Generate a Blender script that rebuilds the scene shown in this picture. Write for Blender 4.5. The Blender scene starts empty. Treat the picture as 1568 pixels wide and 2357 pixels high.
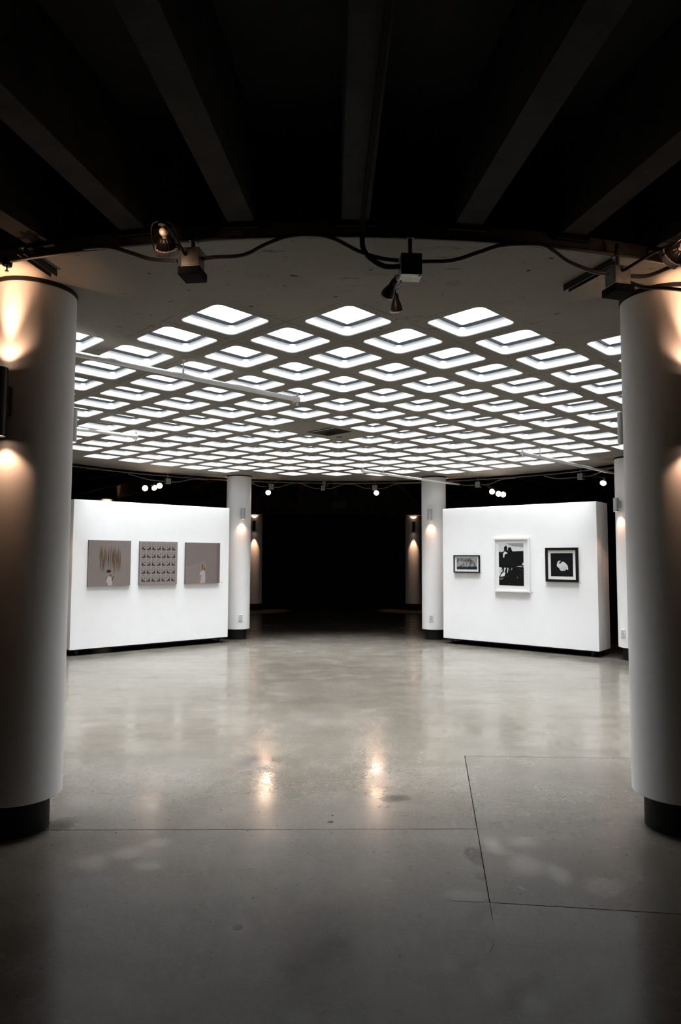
import bpy, bmesh, math, random
from mathutils import Matrix, Vector
random.seed(7)
PI = math.pi
sc = bpy.context.scene
col = sc.collection

# ------------------------------------------------------------------ camera, world, exposure
CAM_F, CAM_PITCH, CAM_YAW, CAM_ROLL = 1560.9, 0.0682, 0.0148, 0.0035
cam_data = bpy.data.cameras.new('camera')
cam = bpy.data.objects.new('camera', cam_data)
col.objects.link(cam)
cam_data.sensor_fit = 'HORIZONTAL'
cam_data.sensor_width = 36.0
cam_data.lens = 36.0 * CAM_F / 1568.0
cam_data.clip_start = 0.05
cam_data.clip_end = 100
cam.matrix_world = (Matrix.Translation((0, 0, 1.6)) @ Matrix.Rotation(-CAM_YAW, 4, 'Z')
                    @ Matrix.Rotation(PI / 2 + CAM_PITCH, 4, 'X') @ Matrix.Rotation(CAM_ROLL, 4, 'Z'))
sc.camera = cam
world = bpy.data.worlds.new('world')
sc.world = world
world.use_nodes = True
world.node_tree.nodes['Background'].inputs['Color'].default_value = (0.5, 0.52, 0.55, 1)
world.node_tree.nodes['Background'].inputs['Strength'].default_value = 0.01
sc.view_settings.view_transform = 'Standard'
sc.view_settings.look = 'None'
sc.view_settings.gamma = 1.0
sc.view_settings.use_curve_mapping = False
sc.view_settings.exposure = 0.0
sc.cycles.max_bounces = 5
sc.cycles.diffuse_bounces = 3
sc.cycles.glossy_bounces = 3
sc.cycles.transmission_bounces = 2
PANE_STRENGTH = 1.06
DAYLIGHT_POWER = 7.6          # daylight falling through each skylight, watts
DAYLIGHT_SPREAD = 62.0
SCONCE_COLOR = (1.0, 0.56, 0.34)

# ------------------------------------------------------------------ plan of the hall
CX, CY = 0.1202, 8.9238          # centre of the round ceiling
RING = 5.152                     # radius of the column ring
COL_R = 0.2448
ZC = 3.2535                      # underside of the round ceiling
SLEEVE_Z = 0.20
SLAB_R = 5.55
HALF = 0.43105                   # half diagonal of the skylight grid
LX, LY = 0.1185, 4.6577 + 10 * HALF
Z_OUT = 3.78                     # dark ceiling outside


# ------------------------------------------------------------------ materials
def mat(name, color, rough=0.6, metal=0.0, noise=0.06, scale=12.0, bump=0.0, bscale=60.0, spec=0.5,
        emit=None, strength=0.0, ramp=None):
    m = bpy.data.materials.new(name)
    m.use_nodes = True
    nt = m.node_tree
    b = nt.nodes['Principled BSDF']
    tc = nt.nodes.new('ShaderNodeTexCoord')
    n = nt.nodes.new('ShaderNodeTexNoise')
    n.inputs['Scale'].default_value = scale
    n.inputs['Detail'].default_value = 4
    nt.links.new(tc.outputs['Object'], n.inputs['Vector'])
    r = nt.nodes.new('ShaderNodeValToRGB')
    c = Vector(color[:3])
    lo, hi = c * (1 - noise), c * (1 + noise)
    r.color_ramp.elements[0].position = 0.3
    r.color_ramp.elements[1].position = 0.7
    r.color_ramp.elements[0].color = (*[max(0, x) for x in lo], 1)
    r.color_ramp.elements[1].color = (*[min(1, x) for x in hi], 1)
    nt.links.new(n.outputs['Fac'], r.inputs['Fac'])
    nt.links.new(r.outputs['Color'], b.inputs['Base Color'])
    b.inputs['Roughness'].default_value = rough
    b.inputs['Metallic'].default_value = metal
    b.inputs['Specular IOR Level'].default_value = spec
    if bump:
        n2 = nt.nodes.new('ShaderNodeTexNoise')
        n2.inputs['Scale'].default_value = bscale
        n2.inputs['Detail'].default_value = 3
        nt.links.new(tc.outputs['Object'], n2.inputs['Vector'])
        bp = nt.nodes.new('ShaderNodeBump')
        bp.inputs['Strength'].default_value = bump
        bp.inputs['Distance'].default_value = 0.01
        nt.links.new(n2.outputs['Fac'], bp.inputs['Height'])
        nt.links.new(bp.outputs['Normal'], b.inputs['Normal'])
    if emit:
        b.inputs['Emission Color'].default_value = (*emit, 1)
        b.inputs['Emission Strength'].default_value = strength
    return m


class NG:
    """small helper for shader node graphs"""
    def __init__(self, nt):
        self.nt = nt
        self.geo = nt.nodes.new('ShaderNodeNewGeometry')
        self.pos = self.geo.outputs['Position']

    def link(self, a, b):
        self.nt.links.new(a, b)

    def noise(self, scale, detail=4, vec=None, rough=0.5, dist=0.0):
        n = self.nt.nodes.new('ShaderNodeTexNoise')
        n.inputs['Scale'].default_value = scale
        n.inputs['Detail'].default_value = detail
        n.inputs['Roughness'].default_value = rough
        n.inputs['Distortion'].default_value = dist
        self.link(vec or self.pos, n.inputs['Vector'])
        return n.outputs['Fac']

    def math(self, op, a, b=0.0, clamp=False):
        n = self.nt.nodes.new('ShaderNodeMath')
        n.operation = op
        n.use_clamp = clamp
        for i, x in enumerate((a, b)):
            if isinstance(x, (int, float)):
                n.inputs[i].default_value = x
            else:
                self.link(x, n.inputs[i])
        return n.outputs[0]

    def step(self, x, lo, hi, a=0.0, b=1.0):
        n = self.nt.nodes.new('ShaderNodeMapRange')
        n.interpolation_type = 'SMOOTHSTEP'
        n.inputs['From Min'].default_value = lo
        n.inputs['From Max'].default_value = hi
        n.inputs['To Min'].default_value = a
        n.inputs['To Max'].default_value = b
        self.link(x, n.inputs['Value'])
        return n.outputs[0]

    def mapping(self, scale, loc=(0, 0, 0), rot=0.0, vec=None):
        n = self.nt.nodes.new('ShaderNodeMapping')
        n.inputs['Location'].default_value = loc
        n.inputs['Rotation'].default_value = (0, 0, rot)
        n.inputs['Scale'].default_value = scale
        self.link(vec or self.pos, n.inputs['Vector'])
        return n.outputs[0]

    def mix(self, fac, a, b):
        n = self.nt.nodes.new('ShaderNodeMix')
        n.data_type = 'RGBA'
        if isinstance(fac, (int, float)):
            n.inputs[0].default_value = fac
        else:
            self.link(fac, n.inputs[0])
        for i, x in ((6, a), (7, b)):
            if isinstance(x, tuple):
                n.inputs[i].default_value = (*x[:3], 1)
            else:
                self.link(x, n.inputs[i])
        return n.outputs[2]

    def spot(self, x, y, rx, ry, soft=0.5, wob=0.5, scale=8.0):
        """1 inside an irregular blotch lying on the floor at x, y"""
        v = self.mapping((1 / rx, 1 / ry, 0), (-x / rx, -y / ry, 0))
        n = self.nt.nodes.new('ShaderNodeVectorMath')
        n.operation = 'LENGTH'
        self.link(v, n.inputs[0])
        if not hasattr(self, 'wobble'):
            self.wobble = self.math('MULTIPLY', self.math('SUBTRACT', self.noise(scale), 0.5), wob * 2)
        d = self.math('ADD', n.outputs['Value'], self.wobble)
        return self.step(d, 1 - soft, 1 + soft * 0.3, 1.0, 0.0)


def new_mat(name):
    m = bpy.data.materials.new(name)
    m.use_nodes = True
    return m, m.node_tree, m.node_tree.nodes['Principled BSDF'], NG(m.node_tree)


def floor_material(name, aggregate):
    m, nt, b, g = new_mat(name)
    big = g.noise(0.55, 3)
    mid = g.noise(2.3, 6, rough=0.6, dist=0.15)
    streak = g.noise(1.0, 5, g.mapping((0.9, 3.2, 1), rot=0.15), 0.62)
    base = g.mix(g.step(big, 0.35, 0.68), (0.064, 0.057, 0.046), (0.089, 0.081, 0.069))
    base = g.mix(g.math('MULTIPLY', g.step(mid, 0.42, 0.75), 0.45), base, (0.110, 0.100, 0.086))
    base = g.mix(g.math('MULTIPLY', g.step(streak, 0.45, 0.72), 0.5), base, (0.046, 0.041, 0.035))
    # trowel grain and clouding
    grain = g.noise(26.0, 7, rough=0.7)
    base = g.mix(g.math('MULTIPLY', g.step(grain, 0.50, 0.68), 0.40), base, (0.052, 0.046, 0.038))
    base = g.mix(g.math('MULTIPLY', g.step(grain, 0.50, 0.34), 0.35), base, (0.129, 0.118, 0.101))
    cloud = g.noise(5.5, 5, rough=0.62)
    base = g.mix(g.math('MULTIPLY', g.step(cloud, 0.50, 0.66), 0.40), base, (0.060, 0.053, 0.046))
    # fine aggregate specks
    sp = g.noise(190.0, 2)
    zone = g.step(g.noise(1.4, 3), 0.42, 0.62)
    amount = g.math('ADD', g.math('MULTIPLY', zone, 0.55 if not aggregate else 0.25), 0.12 if not aggregate else 0.7, True)
    base = g.mix(g.math('MULTIPLY', g.step(sp, 0.60, 0.68), amount), base, (0.028, 0.026, 0.023))
    base = g.mix(g.math('MULTIPLY', g.step(g.noise(150.0, 2), 0.62, 0.70), g.math('MULTIPLY', amount, 0.6)), base, (0.153, 0.144, 0.128))
    # small pits
    base = g.mix(g.step(g.noise(30.0, 3), 0.70, 0.73), base, (0.015, 0.014, 0.012))
    if aggregate:
        base = g.mix(0.25, base, (0.043, 0.040, 0.036))
    # stains, pits and painted skylight reflections with a shape of their own
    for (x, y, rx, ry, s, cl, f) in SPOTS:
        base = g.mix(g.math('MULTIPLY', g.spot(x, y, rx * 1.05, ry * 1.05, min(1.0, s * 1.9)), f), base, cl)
    nt.links.new(base, b.inputs['Base Color'])
    r = g.math('ADD', g.math('MULTIPLY', g.step(mid, 0.3, 0.75), 0.13), 0.10 if not aggregate else 0.17)
    r = g.math('ADD', r, g.math('MULTIPLY', g.step(streak, 0.4, 0.7), 0.08))
    r = g.math('ADD', r, g.math('MULTIPLY', g.step(sp, 0.58, 0.68), 0.25))
    nt.links.new(r, b.inputs['Roughness'])
    b.inputs['Specular IOR Level'].default_value = 0.28
    bp = nt.nodes.new('ShaderNodeBump')
    bp.inputs['Strength'].default_value = 0.06
    bp.inputs['Distance'].default_value = 0.004
    h = g.math('ADD', g.math('MULTIPLY', g.noise(6.0, 3), 0.8), g.math('MULTIPLY', sp, 0.12))
    nt.links.new(h, bp.inputs['Height'])
    nt.links.new(bp.outputs['Normal'], b.inputs['Normal'])
    return m


# stains, pits and painted pale skylight reflections on the floor: x, y, rx, ry, softness, colour, strength
SPOTS = [
    (-0.614, 5.45, 0.15, 0.20, 0.5, (0.042, 0.042, 0.044), 0.9),
    (-0.594, 5.19, 0.075, 0.08, 0.5, (0.036, 0.035, 0.034), 0.9),
    (-0.756, 4.985, 0.065, 0.06, 0.5, (0.045, 0.045, 0.045), 0.7),
    (0.442, 4.65, 0.11, 0.08, 0.8, (0.020, 0.019, 0.017), 0.9),
    (0.36, 4.49, 0.05, 0.04, 0.6, (0.030, 0.028, 0.026), 0.7),
    (0.30, 4.72, 0.06, 0.05, 0.7, (0.030, 0.028, 0.026), 0.6),
    (0.011, 4.243, 0.022, 0.02, 0.3, (0.012, 0.012, 0.012), 1.0),
    (-0.393, 3.065, 0.09, 0.10, 0.5, (0.155, 0.143, 0.131), 0.4),
    (-0.393, 3.065, 0.022, 0.022, 0.25, (0.012, 0.011, 0.009), 1.0),
    (0.785, 3.77, 0.05, 0.12, 0.2, (0.030, 0.028, 0.025), 0.85),
    (0.765, 3.52, 0.030, 0.05, 0.3, (0.030, 0.028, 0.025), 0.7),
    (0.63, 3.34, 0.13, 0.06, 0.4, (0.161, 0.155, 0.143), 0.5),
    (1.032, 3.66, 0.11, 0.13, 0.35, (0.167, 0.157, 0.145), 0.55),  # pale blotches from here on: skylight reflections painted in with the mottle
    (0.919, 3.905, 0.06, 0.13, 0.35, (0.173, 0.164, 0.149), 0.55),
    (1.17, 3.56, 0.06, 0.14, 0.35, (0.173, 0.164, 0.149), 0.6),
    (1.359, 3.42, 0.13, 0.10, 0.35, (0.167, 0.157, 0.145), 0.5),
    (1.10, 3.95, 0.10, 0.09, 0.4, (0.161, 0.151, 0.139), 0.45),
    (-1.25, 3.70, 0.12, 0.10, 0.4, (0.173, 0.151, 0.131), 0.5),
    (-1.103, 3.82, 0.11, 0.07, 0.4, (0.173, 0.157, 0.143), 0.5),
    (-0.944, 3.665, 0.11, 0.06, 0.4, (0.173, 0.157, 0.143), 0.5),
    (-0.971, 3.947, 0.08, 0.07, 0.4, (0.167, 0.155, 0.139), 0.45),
    (-1.60, 4.22, 0.10, 0.12, 0.5, (0.018, 0.017, 0.015), 0.8),
]


def ceiling_material():
    m, nt, b, g = new_mat('ceiling_plaster')
    big = g.noise(1.1, 4)
    base = g.mix(g.step(big, 0.3, 0.7), (0.185, 0.168, 0.138), (0.235, 0.216, 0.18))
    # scuffs, specks and the formwork joints along the ribs
    st = g.noise(7.0, 6, g.mapping((0.6, 2.2, 1), rot=0.5), 0.72)
    zone = g.step(g.noise(1.7, 2), 0.45, 0.62)
    base = g.mix(g.math('MULTIPLY', g.step(st, 0.57, 0.67), g.math('MULTIPLY', zone, 0.8)), base, (0.05, 0.045, 0.038))
    base = g.mix(g.step(g.noise(12.0, 3), 0.70, 0.73), base, (0.03, 0.027, 0.024))
    base = g.mix(g.math('MULTIPLY', g.step(g.noise(60.0, 2), 0.69, 0.73), 0.8), base, (0.04, 0.036, 0.03))
    sep = nt.nodes.new('ShaderNodeSeparateXYZ')
    nt.links.new(g.mapping((1, 1, 1), vec=g.mapping((1, 1, 1), (-LX, -LY, 0)), rot=PI / 4), sep.inputs[0])
    pitch = HALF * math.sqrt(2)
    ln = nt.nodes.new('ShaderNodeVectorMath')
    ln.operation = 'LENGTH'
    nt.links.new(g.mapping((1, 1, 0), (-LX, -LY, 0)), ln.inputs[0])
    broken = g.math('MULTIPLY', g.step(g.noise(5.0, 4), 0.42, 0.55), g.step(ln.outputs['Value'], 4.5, 4.8, 1.0, 0.0))
    for ax in (0, 1):
        f = g.math('FRACT', g.math('ADD', g.math('DIVIDE', sep.outputs[ax], pitch), 20.0))
        d = g.math('ABSOLUTE', g.math('SUBTRACT', f, 0.5))
        line = g.step(d, 0.004, 0.010, 1.0, 0.0)
        base = g.mix(g.math('MULTIPLY', g.math('MULTIPLY', line, broken), 0.7), base, (0.05, 0.045, 0.038))
    nt.links.new(base, b.inputs['Base Color'])
    b.inputs['Roughness'].default_value = 0.75
    b.inputs['Specular IOR Level'].default_value = 0.25
    return m


def well_material():
    m, nt, b, g = new_mat('skylight_white_paint')
    base = g.mix(g.step(g.noise(3.0, 4), 0.35, 0.7), (0.82, 0.84, 0.86), (0.88, 0.89, 0.90))
    base = g.mix(g.step(g.noise(28.0, 3), 0.755, 0.78), base, (0.2, 0.19, 0.18))
    nt.links.new(base, b.inputs['Base Color'])
    b.inputs['Roughness'].default_value = 0.6
    return m


M = {}
M['floor'] = floor_material('polished_concrete', False)
M['floor_agg'] = floor_material('exposed_aggregate_concrete', True)
M['joint'] = mat('joint_filler', (0.03, 0.022, 0.018), 0.9, noise=0.3, scale=40)
M['ceiling'] = ceiling_material()
M['well'] = well_material()
M['frame'] = mat('dark_gasket', (0.035, 0.04, 0.045), 0.5)
M['pane'] = mat('skylight_glass', (0.8, 0.8, 0.8), 0.4, emit=(0.93, 0.97, 1.0), strength=PANE_STRENGTH)
M['pane'].cycles.emission_sampling = 'FRONT'
M['black'] = mat('black_paint', (0.023, 0.022, 0.021), 0.8, noise=0.25, scale=3, spec=0.2)
M['beam'] = mat('dark_painted_concrete', (0.030, 0.026, 0.022), 0.85, noise=0.35, scale=6, bump=0.3, bscale=30, spec=0.2)
M['plaster'] = mat('white_wall_paint', (0.90, 0.905, 0.91), 0.6, noise=0.012, scale=4, bump=0.02, bscale=160, spec=0.3)
M['column'] = mat('white_column_paint', (0.84, 0.84, 0.835), 0.55, noise=0.015, scale=3, bump=0.015, bscale=120, spec=0.3)
M['plinth'] = mat('black_plinth', (0.009, 0.009, 0.009), 0.6, noise=0.2, spec=0.3)
M['steel'] = mat('grey_aluminium', (0.55, 0.56, 0.58), 0.45, metal=0.55, noise=0.04)
M['white_metal'] = mat('white_enamel', (0.84, 0.84, 0.83), 0.4, noise=0.04, scale=25)
M['plastic'] = mat('white_plastic', (0.70, 0.71, 0.71), 0.4, noise=0.02)
M['slot'] = mat('dark_slot', (0.12, 0.12, 0.12), 0.6)
M['conduit'] = mat('grey_conduit', (0.12, 0.11, 0.10), 0.5, metal=0.2, noise=0.15, scale=30)
M['cable'] = mat('black_rubber_cable', (0.015, 0.014, 0.013), 0.6)
M['matte_black'] = mat('matte_black_plastic', (0.012, 0.0115, 0.011), 0.9, spec=0.08)
M['box'] = mat('galvanised_box', (0.22, 0.21, 0.19), 0.5, metal=0.4, noise=0.2, scale=30)
M['cover'] = mat('galvanised_cover', (0.50, 0.52, 0.46), 0.5, metal=0.3, noise=0.15, scale=20)
M['lamp_black'] = mat('black_lamp_metal', (0.03, 0.028, 0.026), 0.38, metal=0.4, noise=0.1)
M['lamp_rim'] = mat('lamp_rim_metal', (0.75, 0.70, 0.66), 0.45, metal=0.2, noise=0.05)
M['lens'] = mat('lit_lamp_lens', (0.9, 0.8, 0.7), 0.3, emit=(1.0, 0.72, 0.56), strength=40.0)
M['lens_dim'] = mat('dim_lamp_lens', (0.9, 0.8, 0.7), 0.3, emit=(1.0, 0.62, 0.42), strength=5.0)
M['lens_dark'] = mat('unlit_lamp_lens', (0.10, 0.09, 0.085), 0.15)
M['sconce_lens'] = mat('lit_sconce_lens', (0.9, 0.8, 0.7), 0.3, emit=(1.0, 0.66, 0.46), strength=6.0)
M['wheel'] = mat('caster_rubber', (0.02, 0.02, 0.02), 0.5)
M['hatch'] = mat('hatch_shaft', (0.055, 0.053, 0.045), 0.85, noise=0.4, scale=14)
M['hatch_plate'] = mat('hatch_plate', (0.28, 0.265, 0.225), 0.7, noise=0.15, scale=14)


# ------------------------------------------------------------------ mesh helpers
class MB:
    def __init__(self):
        self.v, self.f, self.mi, self.sm = [], [], [], []

    def add(self, vs, fs, M4=None, mi=0, smooth=False):
        o = len(self.v)
        for p in vs:
            p = Vector(p)
            self.v.append(M4 @ p if M4 else p)
        for f in fs:
            self.f.append([o + i for i in f])
            self.mi.append(mi)
            self.sm.append(smooth)
        return self

    def box(self, c, s, M4=None, mi=0, bev=0.0):
        x, y, z = c
        a, b, d = s[0] / 2, s[1] / 2, s[2] / 2
        if bev <= 0:
            vs = [(x + i * a, y + j * b, z + k * d) for k in (-1, 1) for j in (-1, 1) for i in (-1, 1)]
            fs = [(0, 2, 3, 1), (4, 5, 7, 6), (0, 1, 5, 4), (2, 6, 7, 3), (0, 4, 6, 2), (1, 3, 7, 5)]
            return self.add(vs, fs, M4, mi)
        bm = bmesh.new()
        bmesh.ops.create_cube(bm, size=1)
        bmesh.ops.scale(bm, vec=s, verts=bm.verts)
        bmesh.ops.bevel(bm, geom=bm.edges[:], offset=bev, segments=2, affect='EDGES', profile=0.5)
        bmesh.ops.translate(bm, vec=c, verts=bm.verts)
        bm.verts.index_update()
        self.add([v.co.copy() for v in bm.verts], [[v.index for v in f.verts] for f in bm.faces], M4, mi)
        bm.free()
        return self

    def lathe(self, prof, n=24, M4=None, mi=0, smooth=True, caps=(False, False)):
        """prof: list of (radius, z)"""
        vs, fs = [], []
        for r, z in prof:
            for i in range(n):
                a = 2 * PI * i / n
                vs.append((r * math.cos(a), r * math.sin(a), z))
        for k in range(len(prof) - 1):
            for i in range(n):
                j = (i + 1) % n
                fs.append((k * n + i, k * n + j, (k + 1) * n + j, (k + 1) * n + i))
        self.add(vs, fs, M4, mi, smooth)
        o = len(self.v) - len(vs)
        for c, k in ((caps[0], 0), (caps[1], len(prof) - 1)):
            if c:
                ring = [o + k * n + i for i in range(n)]
                self.f.append(ring[::-1] if k == 0 else ring)
                self.mi.append(mi)
                self.sm.append(False)
        return self

    def tube(self, pts, r, n=10, mi=0, caps=True, M4=None):
        pts = [Vector(p) for p in pts]
        vs, fs = [], []
        up = None
        for i, p in enumerate(pts):
            t = (pts[min(i + 1, len(pts) - 1)] - pts[max(i - 1, 0)]).normalized()
            if up is None:
                up = Vector((0, 0, 1)) if abs(t.z) < 0.9 else Vector((1, 0, 0))
            s = t.cross(up).normalized()
            up = s.cross(t).normalized()
            for k in range(n):
                a = 2 * PI * k / n
                vs.append(p + (s * math.cos(a) + up * math.sin(a)) * r)
        for i in range(len(pts) - 1):
            for k in range(n):
                j = (k + 1) % n
                fs.append((i * n + k, i * n + j, (i + 1) * n + j, (i + 1) * n + k))
        o = len(self.v)
        self.add(vs, fs, M4, mi, True)
        if caps:
            for ring in ([o + k for k in range(n)][::-1], [o + (len(pts) - 1) * n + k for k in range(n)]):
                self.f.append(ring)
                self.mi.append(mi)
                self.sm.append(False)
        return self

    def mesh(self, name, mats):
        me = bpy.data.meshes.new(name)
        me.from_pydata([tuple(v) for v in self.v], [], self.f)
        for m in (mats if isinstance(mats, (list, tuple)) else [mats]):
            me.materials.append(m)
        for p, i, s in zip(me.polygons, self.mi, self.sm):
            p.material_index = i
            p.use_smooth = s
        bm = bmesh.new()
        bm.from_mesh(me)
        bmesh.ops.recalc_face_normals(bm, faces=bm.faces[:])
        for e in bm.edges:
            if len(e.link_faces) == 2 and e.calc_face_angle(0.0) > 0.7:
                e.smooth = False
        bm.to_mesh(me)
        bm.free()
        me.update()
        return me

    def build(self, name, mats, parent=None, loc=None, rotz=0.0):
        return link(name, self.mesh(name, mats), parent, loc, rotz)


def link(name, data, parent=None, loc=None, rotz=0.0):
    o = bpy.data.objects.new(name, data)
    col.objects.link(o)
    if parent:
        o.parent = parent
    if loc:
        o.location = loc
    if rotz:
        o.rotation_euler = (0, 0, rotz)
    return o


def tag(o, label=None, cat=None, group=None, kind=None):
    for k, x in (('label', label), ('category', cat), ('group', group), ('kind', kind)):
        if x:
            o[k] = x
    return o


def thing(name, label, cat, loc=(0, 0, 0), rotz=0.0, group=None):
    o = link(name, None, None, loc, rotz)
    o.empty_display_size = 0.1
    return tag(o, label, cat, group)


def spline(pts, n=8):
    """Catmull-Rom through points"""
    pts = [Vector(p) for p in pts]
    P = [pts[0] * 2 - pts[1]] + pts + [pts[-1] * 2 - pts[-2]]
    out = []
    for i in range(1, len(P) - 2):
        a, b, c, d = P[i - 1:i + 3]
        for k in range(n):
            t = k / n
            out.append(0.5 * ((2 * b) + (c - a) * t + (2 * a - 5 * b + 4 * c - d) * t * t + (3 * b - a - 3 * c + d) * t ** 3))
    out.append(pts[-1])
    return out


def ring(deg, r, z):
    """point on the ceiling ring; deg clockwise from the far side of the hall"""
    a = math.radians(deg)
    return Vector((CX + r * math.sin(a), CY + r * math.cos(a), z))


# ------------------------------------------------------------------ the setting: floor
XW, Y0, Y1 = 14.0, -4.0, 29.0


def poly_slab(name, pts, m, parent, th=0.03):
    n = len(pts)
    vs = [(x, y, 0) for x, y in pts] + [(x, y, -th) for x, y in pts]
    fs = [list(range(n)), list(range(n, 2 * n))[::-1]]
    fs += [(i, i + n, (i + 1) % n + n, (i + 1) % n) for i in range(n)]
    return MB().add(vs, fs).build(name, m, parent)


floor = MB().add([(-XW, Y0, -0.03), (XW, Y0, -0.03), (XW, Y1, -0.03), (-XW, Y1, -0.03)], [(0, 1, 2, 3)]).build('floor', M['joint'])
tag(floor, kind='structure')
G = 0.003
ya0, ya1 = 4.125, 4.132          # saw cut running across, at the left and at the corner
xb = lambda y: 0.726 + (y - 3.101) * (1.101 - 0.726) / (5.621 - 3.101)
yc0, yc1 = 5.621, 5.02
yd0, yd1 = 3.27, 2.9
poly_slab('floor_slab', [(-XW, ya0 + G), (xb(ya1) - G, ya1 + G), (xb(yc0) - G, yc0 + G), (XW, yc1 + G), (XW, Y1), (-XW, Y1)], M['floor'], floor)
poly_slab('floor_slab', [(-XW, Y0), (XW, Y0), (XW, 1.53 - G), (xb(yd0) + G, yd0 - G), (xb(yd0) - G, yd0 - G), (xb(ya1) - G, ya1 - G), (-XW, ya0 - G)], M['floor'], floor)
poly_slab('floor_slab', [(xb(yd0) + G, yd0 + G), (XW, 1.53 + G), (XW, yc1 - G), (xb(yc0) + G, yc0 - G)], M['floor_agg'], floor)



def crack(pts, w=0.005):
    vs, n = [], len(pts)
    for i, (x, y) in enumerate(pts):
        a, b = Vector(pts[max(i - 1, 0)]), Vector(pts[min(i + 1, n - 1)])
        t = (b - a).normalized()
        ww = w * (0.3 if i in (0, n - 1) else 1.0) / 2
        vs += [(x - t.y * ww, y + t.x * ww, 0.0004), (x + t.y * ww, y - t.x * ww, 0.0004)]
    MB().add(vs, [(2 * i, 2 * i + 1, 2 * i + 3, 2 * i + 2) for i in range(n - 1)]).build('floor_crack', M['joint'], floor)


crack([(xb(yd0), yd0), (0.738, 3.18), (0.726, 3.10)])
crack([(xb(yd0), yd0), (0.66, 3.277), (0.557, 3.293)])
crack([(0.66, 3.02), (0.69, 2.93), (0.65, 2.86)], 0.003)

# walls of the dark hall around the gallery
def wall(name, a, b, z0, z1, th=0.15):
    a, b = Vector((*a, 0)), Vector((*b, 0))
    d = b - a
    Mx = Matrix.Translation((a + b) / 2) @ Matrix.Rotation(math.atan2(d.y, d.x), 4, 'Z')
    o = MB().box((0, 0, (z0 + z1) / 2), (d.length, th, z1 - z0), Mx).build(name, M['black'])
    return tag(o, kind='structure')


wall('wall_left', (-XW, Y0), (-XW, Y1), 0, Z_OUT)
wall('wall_right', (XW, Y0), (XW, Y1), 0, Z_OUT)
wall('wall_back', (-XW, Y1), (XW, Y1), 0, Z_OUT)
wall('wall_front', (-XW, Y0), (XW, Y0), 0, Z_OUT)

# dark outer ceiling with its radial ribs
outer = MB().box((0, (Y0 + Y1) / 2, Z_OUT + 0.06), (2 * XW, Y1 - Y0, 0.12)).build('ceiling', M['black'])
tag(outer, kind='structure')
rib = MB()
R0, R1 = 5.50, 13.6
prof = [(-0.078, 0.46), (-0.078, 0.06), (-0.07, 0.0), (0.07, 0.0), (0.078, 0.06), (0.078, 0.46)]
vs = [(x, y, z) for y in (R0, R1) for x, z in prof]
n = len(prof)
fs = [(i, i + 1, n + i + 1, n + i) for i in range(n - 1)] + [list(range(n))[::-1], list(range(n, 2 * n))]
rib_me = rib.add(vs, fs).box((0, R0 + 0.03, -0.012), (0.20, 0.10, 0.024)).mesh('ceiling_beam', M['beam'])
for k in range(60):
    link('ceiling_beam', rib_me, outer, (CX, CY, 3.315), math.radians(6 * k))

# lowered bulkhead in front of the far dark hall
fascia = MB().box((0.1, 20.95, 3.36), (26.0, 0.9, 0.86)).build('trim_1', M['beam'])
tag(fascia, kind='structure')
vent = thing('air_vent', 'small dark louvred air vent on the bulkhead above the far opening', 'vent', (0.24, 20.5, 3.22))
MB().box((0, -0.012, 0), (0.42, 0.024, 0.22), bev=0.004).build('vent_frame', M['frame'], vent)
for k in range(5):
    MB().box((0, -0.03, -0.075 + k * 0.0375), (0.38, 0.014, 0.01)).build('louvre', M['lamp_black'], vent)

# ------------------------------------------------------------------ round ceiling with its skylights
HOLE, HRAD, LIN = 0.470, 0.060, 0.004
DEPTH = 0.075


def rrect(s, r, n=6):
    pts = []
    h = s / 2 - r
    for q, (sx, sy) in enumerate(((1, 1), (-1, 1), (-1, -1), (1, -1))):
        for k in range(n + 1):
            a = PI / 2 * (q + k / n)
            pts.append((sx * h + r * math.cos(a), sy * h + r * math.sin(a)))
    return pts


ROT45 = Matrix.Rotation(PI / 4, 2)
BLANK = {(0, 0), (-1, -1)}
nodes = []
for i in range(-11, 12):
    for j in range(-11, 12):
        if (i + j) % 2 == 0 and i * i + j * j <= 110 and (i, j) not in BLANK:
            nodes.append((i, j))
HATCH = (-0.02, 8.80)

cu = bpy.data.curves.new('slab', 'CURVE')
cu.dimensions = '2D'
cu.fill_mode = 'BOTH'
cu.extrude = DEPTH / 2


def add_spline(pts):
    s = cu.splines.new('POLY')
    s.points.add(len(pts) - 1)
    for p, q in zip(s.points, pts):
        p.co = (q[0], q[1], 0, 1)
    s.use_cyclic_u = True


add_spline([(CX + SLAB_R * math.cos(2 * PI * k / 160), CY + SLAB_R * math.sin(2 * PI * k / 160)) for k in range(160)])
hole_pts = [ROT45 @ Vector(p) for p in rrect(HOLE, HRAD)]
for i, j in nodes:
    add_spline([(LX + i * HALF + p.x, LY + j * HALF + p.y) for p in hole_pts])
hq = [ROT45 @ Vector(p) for p in ((-0.20, -0.23), (0.20, -0.23), (0.20, 0.23), (-0.20, 0.23))]
add_spline([(HATCH[0] + p.x, HATCH[1] + p.y) for p in hq])
drill = (0.115, 9.178, 0.045)
add_spline([(drill[0] + drill[2] * math.cos(2 * PI * k / 16), drill[1] + drill[2] * math.sin(2 * PI * k / 16)) for k in range(16)])
tmp = bpy.data.objects.new('tmp', cu)
col.objects.link(tmp)
bpy.context.view_layer.update()
me = bpy.data.meshes.new_from_object(tmp.evaluated_get(bpy.context.evaluated_depsgraph_get()))
bpy.data.objects.remove(tmp)
bpy.data.curves.remove(cu)
me.transform(Matrix.Translation((0, 0, ZC + DEPTH / 2)))
me.materials.clear()
me.materials.append(M['ceiling'])
ceiling = link('ceiling', me)
tag(ceiling, kind='structure')
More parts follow.
